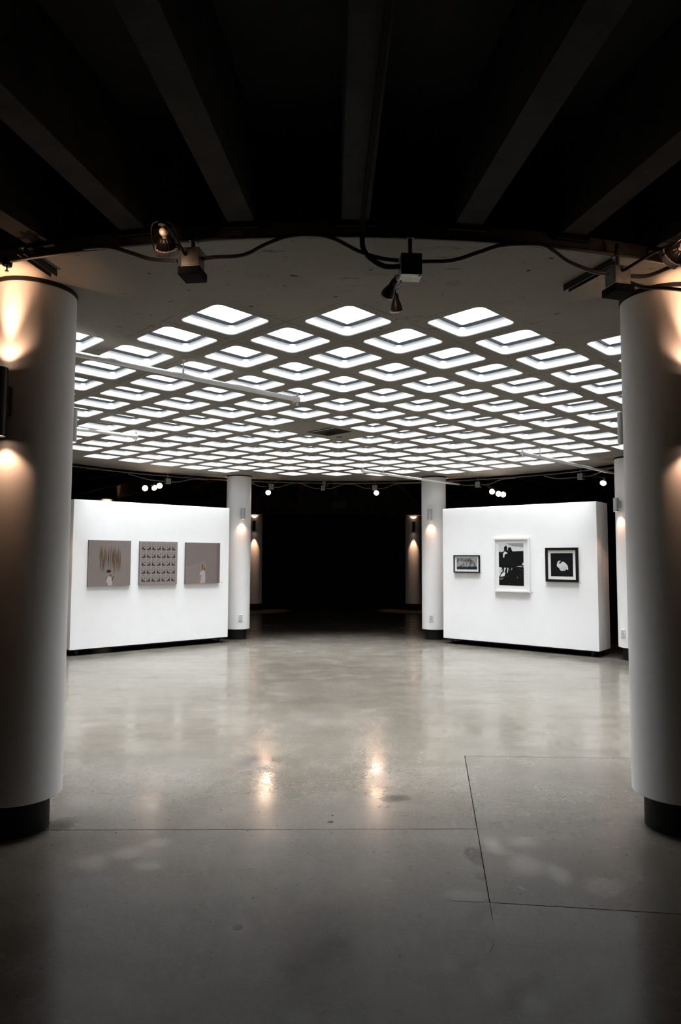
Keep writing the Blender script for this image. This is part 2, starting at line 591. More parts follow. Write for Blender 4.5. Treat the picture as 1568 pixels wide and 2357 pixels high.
# added unseen ring that keeps the panes' light off the outer beams
MB().lathe([(5.42, ZC + DEPTH), (5.42, Z_OUT), (5.36, Z_OUT), (5.36, ZC + DEPTH)], 120, Matrix.Translation((CX, CY, 0))).build('slab_light_baffle', M['black'], ceiling)

# one skylight: painted well, dark gasket frame, glowing pane
well = MB()
o_ = rrect(HOLE - LIN, HRAD)
i_ = rrect(HOLE - LIN - 0.010, HRAD - 0.004)
n = len(o_)
vs = [(x, y, 0.001) for x, y in o_] + [(x, y, 0.006) for x, y in i_] + [(x, y, DEPTH) for x, y in i_] + [(x, y, DEPTH) for x, y in o_]
fs = [(k * n + a, k * n + (a + 1) % n, ((k + 1) % 4) * n + (a + 1) % n, ((k + 1) % 4) * n + a) for k in range(4) for a in range(n)]
well_me = well.add(vs, fs, smooth=False).mesh('skylight', M['well'])
fr = MB()
s1, s0 = 0.25, (HOLE - 0.030) / 2
vs = [(sx * s, sy * s, z) for z in (DEPTH + 0.001, DEPTH + 0.020) for s in (s1, s0) for sx, sy in ((-1, -1), (1, -1), (1, 1), (-1, 1))]
fs = []
for z in (0, 8):
    for k in range(4):
        fs.append((z + k, z + (k + 1) % 4, z + 4 + (k + 1) % 4, z + 4 + k))
for k in range(4):
    fs.append((4 + k, 4 + (k + 1) % 4, 12 + (k + 1) % 4, 12 + k))
    fs.append((k, (k + 1) % 4, 8 + (k + 1) % 4, 8 + k))
frame_me = fr.add(vs, fs).mesh('skylight_frame', M['frame'])
pane_me = bpy.data.meshes.new('skylight_pane')
h = 0.25
pane_me.from_pydata([(-h, -h, DEPTH + 0.021), (-h, h, DEPTH + 0.021), (h, h, DEPTH + 0.021), (h, -h, DEPTH + 0.021)], [], [(0, 1, 2, 3)])
pane_me.materials.append(M['pane'])
day = bpy.data.lights.new('skylight_daylight', 'AREA')
day.shape = 'SQUARE'
day.size = 0.43
day.energy = DAYLIGHT_POWER
day.spread = math.radians(DAYLIGHT_SPREAD)
day.color = (0.95, 0.98, 1.0)
for i, j in nodes:
    w = link('skylight', well_me, ceiling, (LX + i * HALF, LY + j * HALF, ZC), PI / 4)
    link('skylight_frame', frame_me, w)
    link('skylight_pane', pane_me, w)
    link('skylight_daylight', day, w, (0, 0, DEPTH + 0.018))

# open service hatch between the skylights
hm = MB()
hz = 0.22
vs = [(x, y, z) for z in (0.0, hz) for x, y in ((-0.20, -0.23), (0.20, -0.23), (0.20, 0.23), (-0.20, 0.23))]
hm.add(vs, [(0, 1, 5, 4), (1, 2, 6, 5), (2, 3, 7, 6), (3, 0, 4, 7), (4, 5, 6, 7)])
hatch = hm.build('hatch_shaft', M['hatch'], ceiling, (HATCH[0], HATCH[1], ZC), PI / 4)
MB().box((-0.145, 0, 0.012), (0.10, 0.44, 0.012)).build('hatch_plate', M['hatch_plate'], hatch)
MB().box((-0.185, 0, 0.004), (0.012, 0.44, 0.02)).build('hatch_rail', M['frame'], hatch)
MB().box((-0.09, 0, 0.004), (0.014, 0.44, 0.02)).build('hatch_rail', M['frame'], hatch)


# ------------------------------------------------------------------ columns
def column(x, y, label, rz=0.0, top=ZC, group='white round columns'):
    t = thing('column', label, 'column', (x, y, 0), rz, group)
    MB().lathe([(0.178, 0), (0.178, SLEEVE_Z + 0.02)], 48, caps=(True, True)).build('plinth', M['plinth'], t)
    s = MB().lathe([(0.176, SLEEVE_Z), (COL_R - 0.004, SLEEVE_Z), (COL_R, SLEEVE_Z + 0.004), (COL_R, top - 0.026), (0.2, top - 0.026)], 72)
    s.build('sleeve', M['column'], t)
    MB().lathe([(0.2, top - 0.026), (COL_R + 0.006, top - 0.026), (COL_R + 0.006, top), (0.2, top)], 72).build('cap_ring', M['plinth'], t)
    return t


def outlet(x, y, face, label):
    """face: direction the plate looks at"""
    t = thing('electrical_outlet', label, 'outlet', (x + COL_R * face.x, y + COL_R * face.y, 0.37), math.atan2(face.y, face.x) + PI / 2, 'white wall outlets on the columns')
    MB().box((0, -0.002, 0.06), (0.086, 0.016, 0.125), bev=0.004).build('cover_plate', M['plastic'], t)
    MB().box((0, -0.0105, 0.06), (0.042, 0.004, 0.078)).build('gasket', M['slot'], t)
    for z in (0.041, 0.079):
        s = MB().box((0, -0.012, z), (0.034, 0.006, 0.030), bev=0.002).build('socket', M['plastic'], t)
        MB().box((-0.007, -0.0155, z + 0.003), (0.003, 0.002, 0.010)).box((0.007, -0.0155, z + 0.003), (0.003, 0.002, 0.010)).build('slot', M['slot'], s)
    return t


def sconce(base, face, z0, z1, label, up, group, half=62.0, power=26.0, blend=0.5, up_half=None, dark=False, up_power=None, axis_power=0.0, rad=0.043, off=0.082):
    """tube light on a column; base = column centre, face = direction it looks at"""
    d = COL_R + off
    t = thing('wall_sconce', label, 'wall light', (base[0] + face.x * d, base[1] + face.y * d, z0), math.atan2(face.y, face.x) + PI / 2, group)
    L = z1 - z0
    body = [(rad - 0.005, 0.02), (rad - 0.005, 0.0), (rad, 0.0), (rad, L), (rad - 0.005, L)]
    mb = MB()
    if up:
        mb.lathe(body + [(rad - 0.005, L - 0.02)], 28)
    else:
        mb.lathe(body, 28).lathe([(rad - 0.004, L - 0.002)] * 1 + [(0.001, L - 0.002)], 28)
    mb.build('tube', M['lamp_black'] if dark else M['steel'], t)
    MB().box((0, off - 0.020, L * 0.55), (0.052, 0.052 + 2 * (off - 0.082), L * 0.42 if up else 0.12), bev=0.004).build('bracket', M['lamp_black'] if dark else M['steel'], t)
    MB().lathe([(rad - 0.006, 0.008), (0.0005, 0.006)], 24).build('lens', M['sconce_lens'], t)
    if up:
        MB().lathe([(rad - 0.006, L - 0.008), (0.0005, L - 0.006)], 24).build('lens', M['sconce_lens'], t)
    for s in ((-1, 1) if up else (-1,)):
        ld = bpy.data.lights.new('sconce_light', 'SPOT')
        ld.color = SCONCE_COLOR
        ld.energy = power if s < 0 else (up_power or power)
        ld.spot_size = math.radians(half if s < 0 else (up_half or half))
        ld.spot_blend = blend
        ld.shadow_soft_size = 0.02
        lo = link('sconce_light', ld, t, (0, 0, -0.004 if s < 0 else L + 0.004))
        if s > 0:
            lo.rotation_euler = (PI, 0, 0)
            if axis_power:                       # tight core of the upward beam
                lc = ld.copy()
                lc.energy, lc.spot_size, lc.spot_blend = axis_power, math.radians(46), 1.0
                link('sconce_light', lc, t, (0, 0, L + 0.004)).rotation_euler = (PI, 0, 0)
    return t


COLS = [  # angle from the near side, place
    (-22.5, 'at the near left edge of the view'), (22.5, 'at the near right edge of the view'),
    (67.5, 'out to the right beside the camera'), (112.5, 'behind the right partition, half hidden at the right'),
    (157.5, 'at the back, just left of the right partition'), (202.5, 'at the back, just right of the left partition'),
    (247.5, 'behind the left partition, hidden at the left'), (292.5, 'out to the left beside the camera')]
SHORT = ['near left column', 'near right column', 'column beyond the right edge', 'half-hidden right column',
         'back right column', 'back left column', 'column hidden at left', 'column beyond the left edge']
for k, (deg, place) in enumerate(COLS):
    a = math.radians(deg)
    x, y = CX + RING * math.sin(a), CY - RING * math.cos(a)
    inward = Vector((-math.sin(a), math.cos(a)))
    column(x, y, 'white round column ' + place)
    sconce((x, y), inward, 2.36, 2.58, 'short grey tube downlight on the gallery side of the ' + SHORT[k], False, 'inner column downlights', half=96, power=11, blend=0.6)
    b = math.radians(deg - (15.5 if deg == 22.5 else -15.5 if deg == -22.5 else 0))
    outward = Vector((math.sin(b), -math.cos(b)))
    sconce((x, y), outward, 2.285, 2.68, 'long dark up-and-down tube light on the outer side of the ' + SHORT[k], True, 'outer column lights', half=112, power=6.5, blend=0.5, dark=True, up_power=6.5, axis_power=110)
    if k in (3, 4, 5):
        f = math.radians(deg)
        outlet(x, y, Vector((-math.sin(f), math.cos(f))), 'white electrical outlet low on the ' + SHORT[k])

for s, place in ((-1, 'left'), (1, 'right')):
    x, y = (-2.36, 21.15) if s < 0 else (2.60, 21.30)
    column(x, y, 'dim far column on the %s of the dark opening, lit by a warm scallop' % place, top=2.94, group='far columns in the dark hall')
    sconce((x, y), Vector((0.06 * -s, -1)).normalized(), 2.42, 2.74, 'dark up-and-down tube light on the far %s column in the dark hall' % place, True,
           'far column lights', half=54, power=60, blend=0.45, up_half=110, dark=True, up_power=16, off=0.12)

column(-6.55, 19.75, 'far column hidden behind the left partition, its warm light catching the ribs above', group='far columns in the dark hall', top=3.30)
sconce((-6.55, 19.75), Vector((0.5, -0.86)).normalized(), 2.42, 2.74, 'tube light washing the far ceiling ribs above the left partition', True, 'far column lights',
       half=54, power=20, dark=True, up_power=60, axis_power=160, off=0.12)

# ------------------------------------------------------------------ partition walls and the pictures on them
def partition(A, B, th, label):
    A, B = Vector(A), Vector(B)
    u = (B - A).normalized()
    L = (B - A).length
    t = thing('partition_wall', label, 'partition wall', (A.x, A.y, 0), math.atan2(u.y, u.x), 'white freestanding partition walls')
    MB().box((L / 2, th / 2, (0.10 + 2.556) / 2), (L, th, 2.456), bev=0.004).build('panel', M['plaster'], t)
    MB().box((L / 2, th / 2, 0.085), (L - 0.16, th - 0.16, 0.03)).build('base_frame', M['plinth'], t)
    for x in (0.14, L - 0.14):
        for y in (0.10, th - 0.10):
            c = MB().tube([(x - 0.014, y, 0.036), (x + 0.014, y, 0.036)], 0.036, 16).build('caster_wheel', M['wheel'], t)
            MB().box((x - 0.018, y, 0.055), (0.004, 0.03, 0.05)).box((x + 0.018, y, 0.055), (0.004, 0.03, 0.05)).build('fork', M['box'], c)
    return t, A, u


PL, LA, LU = partition((-4.209, 11.153), (-1.948, 13.077), 0.55, 'white freestanding partition wall on the left, hung with three brown canvases')
PR, RA, RU = partition((2.158, 12.990), (4.383, 11.091), 0.55, 'white freestanding partition wall on the right, hung with three framed photographs')


def flat(name, c, rough=0.55, noise=0.03):
    return mat(name, c, max(rough, 0.5), noise=noise, scale=30, spec=0.12)


class Print:
    """flat printed sheet: base quad and thin layers of printed shapes, in sheet coordinates"""
    def __init__(self, w, h, base):
        self.w, self.h, self.mats, self.mb, self.n = w, h, [base], MB(), 0
        self.poly([(0, 0), (w, 0), (w, h), (0, h)], base)

    def poly(self, pts, m, sx=1.0):
        if m not in self.mats:
            self.mats.append(m)
        y = -0.00025 * self.n
        self.mb.add([(x, y, z) for x, z in pts], [list(range(len(pts)))], None, self.mats.index(m))
        return self

    def layer(self):
        self.n += 1
        return self

    def build(self, parent, loc):
        return self.mb.build('print', self.mats, parent, loc)


def ell(cx, cy, rx, ry, n=18, a0=0.0):
    return [(cx + rx * math.cos(2 * PI * k / n + a0), cy + ry * math.sin(2 * PI * k / n + a0)) for k in range(n)]


taupe = flat('print_taupe', (0.195, 0.166, 0.155))
taupe_l = flat('print_taupe_light', (0.25, 0.22, 0.21))
taupe_m = flat('print_taupe_mauve', (0.175, 0.145, 0.14))
taupe_d = flat('print_taupe_dark', (0.12, 0.098, 0.09))
dark = flat('print_dark', (0.03, 0.022, 0.02))
wood1 = flat('print_wood_light', (0.135, 0.095, 0.065))
wood2 = flat('print_wood_dark', (0.07, 0.045, 0.032))
shirt = flat('print_shirt', (0.36, 0.32, 0.33))
skin = flat('print_skin', (0.26, 0.165, 0.13))
blond = flat('print_blond', (0.27, 0.19, 0.11))
brown = flat('print_brown', (0.09, 0.06, 0.045))
side = flat('canvas_side', (0.12, 0.10, 0.095))


def hang(name, A, u, s0, z0, label, cat, group, out=0.0):
    n = Vector((u.y, -u.x))
    p = A + u * s0 + n * out
    return thing(name, label, cat, (p.x, p.y, z0), math.atan2(u.y, u.x), group)


def canvas(s0, s1, z0, z1, label):
    t = hang('canvas_print', LA, LU, s0, z0, label, 'picture', 'brown canvas prints on the left partition')
    w, h = s1 - s0, z1 - z0
    MB().box((w / 2, -0.016, h / 2), (w, 0.030, h), bev=0.002).build('canvas', side, t)
    return t, w, h


# canvas 1: bundle of hanging sticks over a man in a pale shirt
t, w, h = canvas(0.25, 0.986, 1.126, 1.889, 'brown canvas print of a man below a cloud of hanging sticks')
p = Print(w - 0.004, h - 0.004, taupe)
rnd = random.Random(3)
for k in range(64):
    if k % 16 == 0:
        p.layer()
    x = w * (0.255 + 0.50 * rnd.random())
    edge = abs(x / w - 0.5) / 0.25
    ztop = h * (0.93 - 0.10 * edge * rnd.random() - 0.30 * rnd.random() ** 2)
    zbot = max(ztop - h * (0.34 + 0.26 * rnd.random()), h * (0.12 + 0.20 * edge))
    dx = w * 0.03 * (rnd.random() - 0.5)
    p.poly([(x, ztop), (x + 0.0055, ztop * .6 + zbot * .4), (x + dx, zbot), (x - 0.0055, ztop * .5 + zbot * .5)], wood1 if k % 3 else wood2)
p.layer()
p.poly([(.445 * w, 0), (.425 * w, .12 * h), (.445 * w, .19 * h), (.50 * w, .205 * h), (.545 * w, .16 * h), (.56 * w, .06 * h), (.56 * w, 0)], shirt)
p.poly([(.41 * w, .13 * h), (.44 * w, .19 * h), (.435 * w, .21 * h), (.405 * w, .16 * h)], brown)
p.poly([(.56 * w, .09 * h), (.60 * w, .20 * h), (.575 * w, .21 * h), (.545 * w, .12 * h)], brown)
p.layer()
p.poly(ell(.495 * w, .265 * h, .045 * w, .062 * h), skin)
p.layer()
p.poly(ell(.475 * w, .315 * h, .056 * w, .035 * h), dark)
p.poly([(.50 * w, .205 * h), (.545 * w, .225 * h), (.535 * w, .25 * h), (.495 * w, .24 * h)], brown)
p.poly([(.43 * w, 0), (.445 * w, .06 * h), (.45 * w, .06 * h), (.445 * w, 0)], dark)
p.build(t, (0.002, -0.0315, 0.002))

# canvas 2: grid of small arches
t, w, h = canvas(1.145, 1.869, 1.126, 1.884, 'brown canvas print with five rows of small dark arch motifs')
p = Print(w - 0.004, h - 0.004, taupe_l)
for r_ in range(5):
    for c_ in range(7):
        x0, z0 = w * (0.055 + c_ * 0.131), h * (0.065 + r_ * 0.183)
        aw, ah = w * 0.092, h * 0.155
        mir = (r_ + c_) % 2
        X = (lambda f: x0 + aw * (1 - f)) if mir else (lambda f: x0 + aw * f)
        p.n = 1
        arch = [(X(0.5 + 0.5 * math.cos(PI * k / 10)), z0 + ah * (0.62 + 0.38 * math.sin(PI * k / 10))) for k in range(11)]
        p.poly([(X(1), z0), *arch, (X(0), z0)], taupe_d)
        p.n = 2
        arch = [(X(0.5 + 0.42 * math.cos(PI * k / 10)), z0 + ah * (0.62 + 0.31 * math.sin(PI * k / 10))) for k in range(11)]
        p.poly([(X(.92), z0 + .05 * ah), *arch, (X(.08), z0 + .05 * ah)], taupe_l)
        p.n = 3
        p.poly([(X(0), z0), (X(1), z0), (X(1), z0 + .18 * ah), (X(.55), z0 + .18 * ah), (X(.55), z0 + .36 * ah), (X(.30), z0 + .36 * ah), (X(.30), z0 + .5 * ah), (X(0.12), z0 + .5 * ah), (X(0.12), z0 + .3 * ah), (X(0), z0 + .3 * ah)], dark)
        p.poly([(X(.12), z0 + .58 * ah), (X(.34), z0 + .54 * ah), (X(.34), z0 + .64 * ah), (X(.12), z0 + .64 * ah)], dark)
        p.poly([(X(.72), z0 + .46 * ah), (X(.88), z0 + .46 * ah), (X(.88), z0 + .6 * ah), (X(.72), z0 + .56 * ah)], dark)
        p.n = 4
        p.poly([(X(.18), z0 + .05 * ah), (X(.46), z0 + .05 * ah), (X(.46), z0 + .12 * ah), (X(.18), z0 + .12 * ah)], taupe_l)
p.build(t, (0.002, -0.0315, 0.002))

# canvas 3: woman in a pale shirt looking up
t, w, h = canvas(2.030, 2.755, 1.128, 1.881, 'brown canvas print of a blond figure in a pale shirt looking away')
p = Print(w - 0.004, h - 0.004, taupe_m)
p.layer()
p.poly([(0, 0), (.58 * w, 0), (.58 * w, .55 * h), (.40 * w, .50 * h), (0, .41 * h)], taupe)
p.poly([(.90 * w, 0), (.995 * w, 0), (.995 * w, .994 * h), (.90 * w, .994 * h)], flat('print_taupe_edge', (0.135, 0.11, 0.105)))
p.layer()
p.poly([(.32 * w, 0), (.40 * w, .10 * h), (.42 * w, .17 * h), (.40 * w, .21 * h), (.43 * w, .29 * h), (.50 * w, .32 * h), (.56 * w, .29 * h), (.575 * w, .12 * h), (.56 * w, 0)], shirt)
p.layer()
p.poly([(.30 * w, 0), (.38 * w, .10 * h), (.41 * w, .17 * h), (.45 * w, .17 * h), (.44 * w, .06 * h), (.42 * w, 0)], skin)
p.poly([(.405 * w, .175 * h), (.46 * w, .175 * h), (.46 * w, .19 * h), (.405 * w, .19 * h)], brown)
p.poly(ell(.455 * w, .385 * h, .045 * w, .05 * h), skin)
p.layer()
p.poly(ell(.52 * w, .385 * h, .055 * w, .062 * h), blond)
p.poly([(.43 * w, .43 * h), (.45 * w, .51 * h), (.49 * w, .47 * h), (.54 * w, .50 * h), (.57 * w, .42 * h), (.52 * w, .38 * h)], blond)
p.layer()
p.poly([(.46 * w, .42 * h), (.48 * w, .49 * h), (.50 * w, .44 * h), (.49 * w, .34 * h), (.47 * w, .33 * h)], brown)
p.poly([(.51 * w, .36 * h), (.55 * w, .40 * h), (.56 * w, .34 * h), (.52 * w, .32 * h)], brown)
p.build(t, (0.002, -0.0315, 0.002))

black_f = flat('frame_black', (0.008, 0.008, 0.008), 0.35)
white_f = flat('frame_white', (0.80, 0.80, 0.79), 0.35)
mat_w = flat('mat_board', (0.78, 0.78, 0.77), 0.8)
ink = flat('print_black', (0.006, 0.006, 0.006), 0.25)
ink2 = flat('print_charcoal', (0.022, 0.022, 0.023), 0.3)
pale = flat('print_pale', (0.62, 0.64, 0.65), 0.4)
grey = flat('print_grey', (0.30, 0.31, 0.32), 0.4)
grey_d = flat('print_mid_grey', (0.10, 0.10, 0.105), 0.4)


def glossy_glass():
    m = bpy.data.materials.new('picture_glass')
    m.use_nodes = True
    nt = m.node_tree
    b = nt.nodes['Principled BSDF']
    b.inputs['Transmission Weight'].default_value = 1.0
    b.inputs['Roughness'].default_value = 0.02
    b.inputs['IOR'].default_value = 1.45
    n = nt.nodes.new('ShaderNodeTexNoise')
    n.inputs['Scale'].default_value = 3
    r = nt.nodes.new('ShaderNodeValToRGB')
    r.color_ramp.elements[0].color = (0.97, 0.98, 0.98, 1)
    r.color_ramp.elements[1].color = (1, 1, 1, 1)
    nt.links.new(n.outputs['Fac'], r.inputs['Fac'])
    nt.links.new(r.outputs['Color'], b.inputs['Base Color'])
    return m


def framed(s0, s1, z0, z1, fw, fmat, depth, label):
    t = hang('framed_photo', RA, RU, s0, z0, label, 'picture', 'framed photographs on the right partition')
    w, h = s1 - s0, z1 - z0
    f = MB()
    vs = [(x, y, z) for y in (-0.001, -depth) for x, z in ((0, 0), (w, 0), (w, h), (0, h), (fw, fw), (w - fw, fw), (w - fw, h - fw), (fw, h - fw))]
    fs = []
    for k in range(4):
        j = (k + 1) % 4
        fs += [(k, j, 4 + j, 4 + k), (8 + k, 8 + j, 12 + j, 12 + k), (k, j, 8 + j, 8 + k), (4 + k, 4 + j, 12 + j, 12 + k)]
    f.add(vs, fs).build('frame', fmat, t)
    MB().box((w / 2, -depth + 0.018, h / 2), (w - 2 * fw, 0.004, h - 2 * fw)).build('mat_board', mat_w, t)
    return t, w, h


# small cloudy landscape
cl, nt, b, g = new_mat('print_stormy_sky')
tcn = nt.nodes.new('ShaderNodeTexCoord')
gen = tcn.outputs['Object']
n1 = g.noise(9.0, 6, gen, 0.6)
n2 = g.noise(4.0, 3, g.mapping((1, 1, 2.5), vec=gen))
base = g.mix(g.step(n1, 0.35, 0.68), (0.05, 0.05, 0.05), (0.42, 0.42, 0.43))
base = g.mix(g.math('MULTIPLY', g.step(n2, 0.45, 0.7), 0.7), base, (0.62, 0.62, 0.63))
nt.links.new(base, b.inputs['Base Color'])
b.inputs['Roughness'].default_value = 0.4
t, w, h = framed(0.248, 0.792, 1.340, 1.666, 0.020, black_f, 0.035, 'small black-framed landscape photograph, leftmost on the right partition')
iw, ih = 0.424, 0.214
p = Print(iw, ih, cl)
p.layer()
rnd = random.Random(5)
sil = [(0, 0), (iw, 0)] + [(iw * (1 - k / 24), ih * (0.20 + 0.10 * rnd.random())) for k in range(25)]
p.poly(sil, ink2)
for k in range(16):
    x = iw * (0.08 + 0.84 * rnd.random())
    hh = ih * (0.15 + 0.5 * rnd.random() * (1 - abs(x / iw - 0.55)))
    p.poly([(x - 0.006, ih * .2), (x + 0.008, ih * .2), (x + 0.003, ih * .2 + hh), (x - 0.001, ih * .2 + hh)], ink2 if k % 2 else grey_d)
p.layer()
for k in range(10):
    x, z = iw * rnd.random() * 0.95, ih * (0.26 + 0.08 * rnd.random())
    p.poly([(x, z), (x + 0.02, z), (x + 0.017, z + 0.008), (x + 0.004, z + 0.008)], pale if k % 2 else grey)
p.build(t, (0.065, -0.0200, 0.062))

# tall white frame: two dark figures above a bright pool
t, w, h = framed(1.085, 1.764, 1.016, 1.974, 0.030, white_f, 0.040, 'tall white-framed photograph of two dark figures, middle of the right partition')
iw, ih = 0.474, 0.750
p = Print(iw, ih, ink)
p.layer()
p.poly([(0, .80 * ih), (iw, .815 * ih), (iw, ih), (0, ih)], pale)
p.layer()
p.poly([(.55 * iw, .93 * ih), (iw, .90 * ih), (iw, ih), (.3 * iw, ih)], grey)
p.layer()
p.poly(ell(.285 * iw, .875 * ih, .07 * iw, .06 * ih), ink)
p.poly([(.26 * iw, .92 * ih), (.28 * iw, .95 * ih), (.34 * iw, .93 * ih), (.32 * iw, .90 * ih)], ink)
p.poly(ell(.45 * iw, .855 * ih, .075 * iw, .055 * ih), ink)
p.poly([(.20 * iw, .80 * ih), (.55 * iw, .80 * ih), (.55 * iw, .84 * ih), (.20 * iw, .83 * ih)], ink)
p.poly([(.18 * iw, .66 * ih), (.175 * iw, .75 * ih), (.25 * iw, .81 * ih), (.35 * iw, .78 * ih), (.36 * iw, .76 * ih), (.25 * iw, .74 * ih), (.22 * iw, .66 * ih)], pale)
p.poly([(.02 * iw, .79 * ih), (.16 * iw, .775 * ih), (.17 * iw, .765 * ih), (.02 * iw, .775 * ih)], grey_d)
p.poly([(0, .20 * ih), (.06 * iw, .25 * ih), (.08 * iw, .30 * ih), (.15 * iw, .33 * ih), (.14 * iw, .38 * ih), (.10 * iw, .43 * ih), (0, .44 * ih)], pale)
p.poly([(.05 * iw, .20 * ih), (.22 * iw, .22 * ih), (.27 * iw, .28 * ih), (.22 * iw, .33 * ih), (.10 * iw, .27 * ih)], pale)
p.poly([(.20 * iw, .33 * ih), (.24 * iw, .33 * ih), (.29 * iw, .42 * ih), (.22 * iw, .42 * ih)], pale)
p.poly([(.33 * iw, .30 * ih), (.36 * iw, .30 * ih), (.39 * iw, .41 * ih), (.35 * iw, .42 * ih)], pale)
p.poly([(.49 * iw, .36 * ih), (.51 * iw, .36 * ih), (.56 * iw, .41 * ih), (.52 * iw, .42 * ih)], grey)
p.poly([(.72 * iw, .45 * ih), (.995 * iw, .43 * ih), (.995 * iw, .47 * ih), (.74 * iw, .46 * ih)], grey)
p.poly([(.93 * iw, .50 * ih), (.995 * iw, .48 * ih), (.995 * iw, .56 * ih)], pale)
p.poly([(0, .17 * ih), (.04 * iw, .12 * ih), (.16 * iw, .14 * ih), (.20 * iw, .18 * ih)], grey_d)
p.layer()
rnd = random.Random(11)
for k in range(40):
    x, z = iw * (0.02 + .94 * rnd.random()), ih * (0.03 + 0.42 * rnd.random())
    s = 0.006 + 0.012 * rnd.random()
    p.poly(ell(x, z, s, s * 0.7, 6, rnd.random()), (ink, ink2, ink, grey_d)[k % 4])
p.build(t, (0.093, -0.0250, 0.112))

# black frame: white swan on black
t, w, h = framed(2.050, 2.616, 1.214, 1.794, 0.042, black_f, 0.035, 'square black-framed photograph of a white swan, rightmost on the right partition')
iw, ih = 0.385, 0.392
p = Print(iw, ih, ink)
p.layer()
p.poly([(.29 * iw, .55 * ih), (.27 * iw, .47 * ih), (.31 * iw, .40 * ih), (.38 * iw, .36 * ih), (.42 * iw, .27 * ih), (.50 * iw, .23 * ih), (.56 * iw, .25 * ih), (.65 * iw, .25 * ih), (.70 * iw, .32 * ih),
        (.76 * iw, .27 * ih), (.79 * iw, .34 * ih), (.75 * iw, .48 * ih), (.66 * iw, .58 * ih), (.56 * iw, .64 * ih), (.50 * iw, .61 * ih), (.47 * iw, .57 * ih), (.42 * iw, .55 * ih), (.37 * iw, .57 * ih), (.40 * iw, .62 * ih),
        (.45 * iw, .63 * ih), (.46 * iw, .66 * ih), (.39 * iw, .68 * ih), (.32 * iw, .64 * ih)], pale)
p.layer()
p.poly([(.44 * iw, .66 * ih), (.49 * iw, .61 * ih), (.47 * iw, .60 * ih), (.43 * iw, .63 * ih)], ink2)
for k in range(5):
    x = iw * (.44 + .05 * k)
    p.poly([(x, .26 * ih), (x + .006, .26 * ih), (x + .015, .42 * ih), (x + .011, .42 * ih)], grey)
p.poly([(.70 * iw, .33 * ih), (.71 * iw, .34 * ih), (.64 * iw, .52 * ih), (.62 * iw, .53 * ih)], grey)
p.build(t, (0.092, -0.0200, 0.094))

# tiny dark numbered pins beside the pictures
for A, u, s, z, who in ((LA, LU, 2.82, 1.135, 'canvas of the blond figure'), (RA, RU, 0.822, 1.343, 'small landscape photograph'),
                        (RA, RU, 1.795, 1.016, 'tall white-framed photograph'), (RA, RU, 2.64, 1.208, 'swan photograph')):
    t = hang('wall_pin', A, u, s, z, 'tiny dark pin in the wall beside the ' + who, 'pin', 'wall pins')
    Mx = Matrix.Rotation(PI / 2, 4, 'X')
    MB().lathe([(0.007, 0.0), (0.007, 0.004), (0.003, 0.008)], 10, Mx, caps=(True, True)).build('pin_head', M['slot'], t)


# ------------------------------------------------------------------ pipes hung under the ceiling
def hung_pipe(a, b, hangers, label):
    a, b = Vector(a), Vector(b)
    t = thing('hanging_pipe', label, 'pipe', tuple(a), 0.0, 'white pipes hung under the skylights')
    d = (b - a)
    u = d.normalized()
    MB().tube([(0, 0, 0), d], 0.0215, 16).build('pipe', M['white_metal'], t)
    q = u.to_track_quat('Z', 'Y').to_matrix().to_4x4()
    cl = MB().lathe([(0.0215, -0.012), (0.029, -0.012), (0.029, 0.022), (0.0215, 0.022)], 16, q)
    cl.lathe([(0.025, -0.05), (0.025, -0.012)], 12, q, caps=(True, True))
    c = cl.build('end_clamp', M['white_metal'], t)
    e = -u * 0.03
    for off in ((0, 0, 1), (0, 0, -1), (u.y, -u.x, -0.3)):
        o = Vector(off)
        bolt = MB().tube([e + o * 0.018, e + o * 0.052], 0.006, 8).tube([e + o * 0.036, e + o * 0.044], 0.011, 8).tube([e + o * 0.052, e + o * 0.057], 0.013, 8)
        bolt.build('bolt', M['white_metal'], c)
    for s in hangers:
        p = u * s
        hgr = MB().tube([p + Vector((0, 0, 0.02)), Vector((p.x, p.y, ZC - a.z))], 0.0045, 8)
        hgr.lathe([(0.016, ZC - a.z - 0.006), (0.016, ZC - a.z)], 12, Matrix.Translation((p.x, p.y, 0)), caps=(True, True))
        hg = hgr.build('hanger_rod', M['white_metal'], t)
        MB().lathe([(0.0225, -0.012), (0.026, -0.012), (0.026, 0.012), (0.0225, 0.012)], 16, Matrix.Translation(p) @ q).box((p.x, p.y, 0.038), (0.014, 0.014, 0.03)).build('pipe_clip', M['white_metal'], hg)
    return t


ZP = 3.112
hung_pipe((-0.345, 6.375, ZP), (-3.42, 3.63, ZP), [1.19], 'longest white pipe under the skylights, running out behind the near left column')
hung_pipe((-2.46, 8.42, ZP), (-5.2, 6.0, ZP), [1.2], 'white pipe end beside the near left column, lower of the two on the left')
hung_pipe((2.745, 9.54, 3.10), (5.55, 12.30, 3.10), [0.48], 'white pipe under the far skylights running out over the right partition')
hung_pipe((0.58, 11.714, ZP), (2.62, 13.74, ZP), [0.51], 'white pipe crossing in front of the top of the back right column')


# ------------------------------------------------------------------ conduit ring, boxes and spotlights around the ceiling edge
rail = MB().tube([ring(d, 5.62, 3.215) for d in range(0, 361, 3)], 0.012, 8, caps=False).build('conduit_rail', M['conduit'])
tag(rail, 'thin grey conduit pipe running in a ring under the ceiling edge', 'conduit')

ZB = 3.095


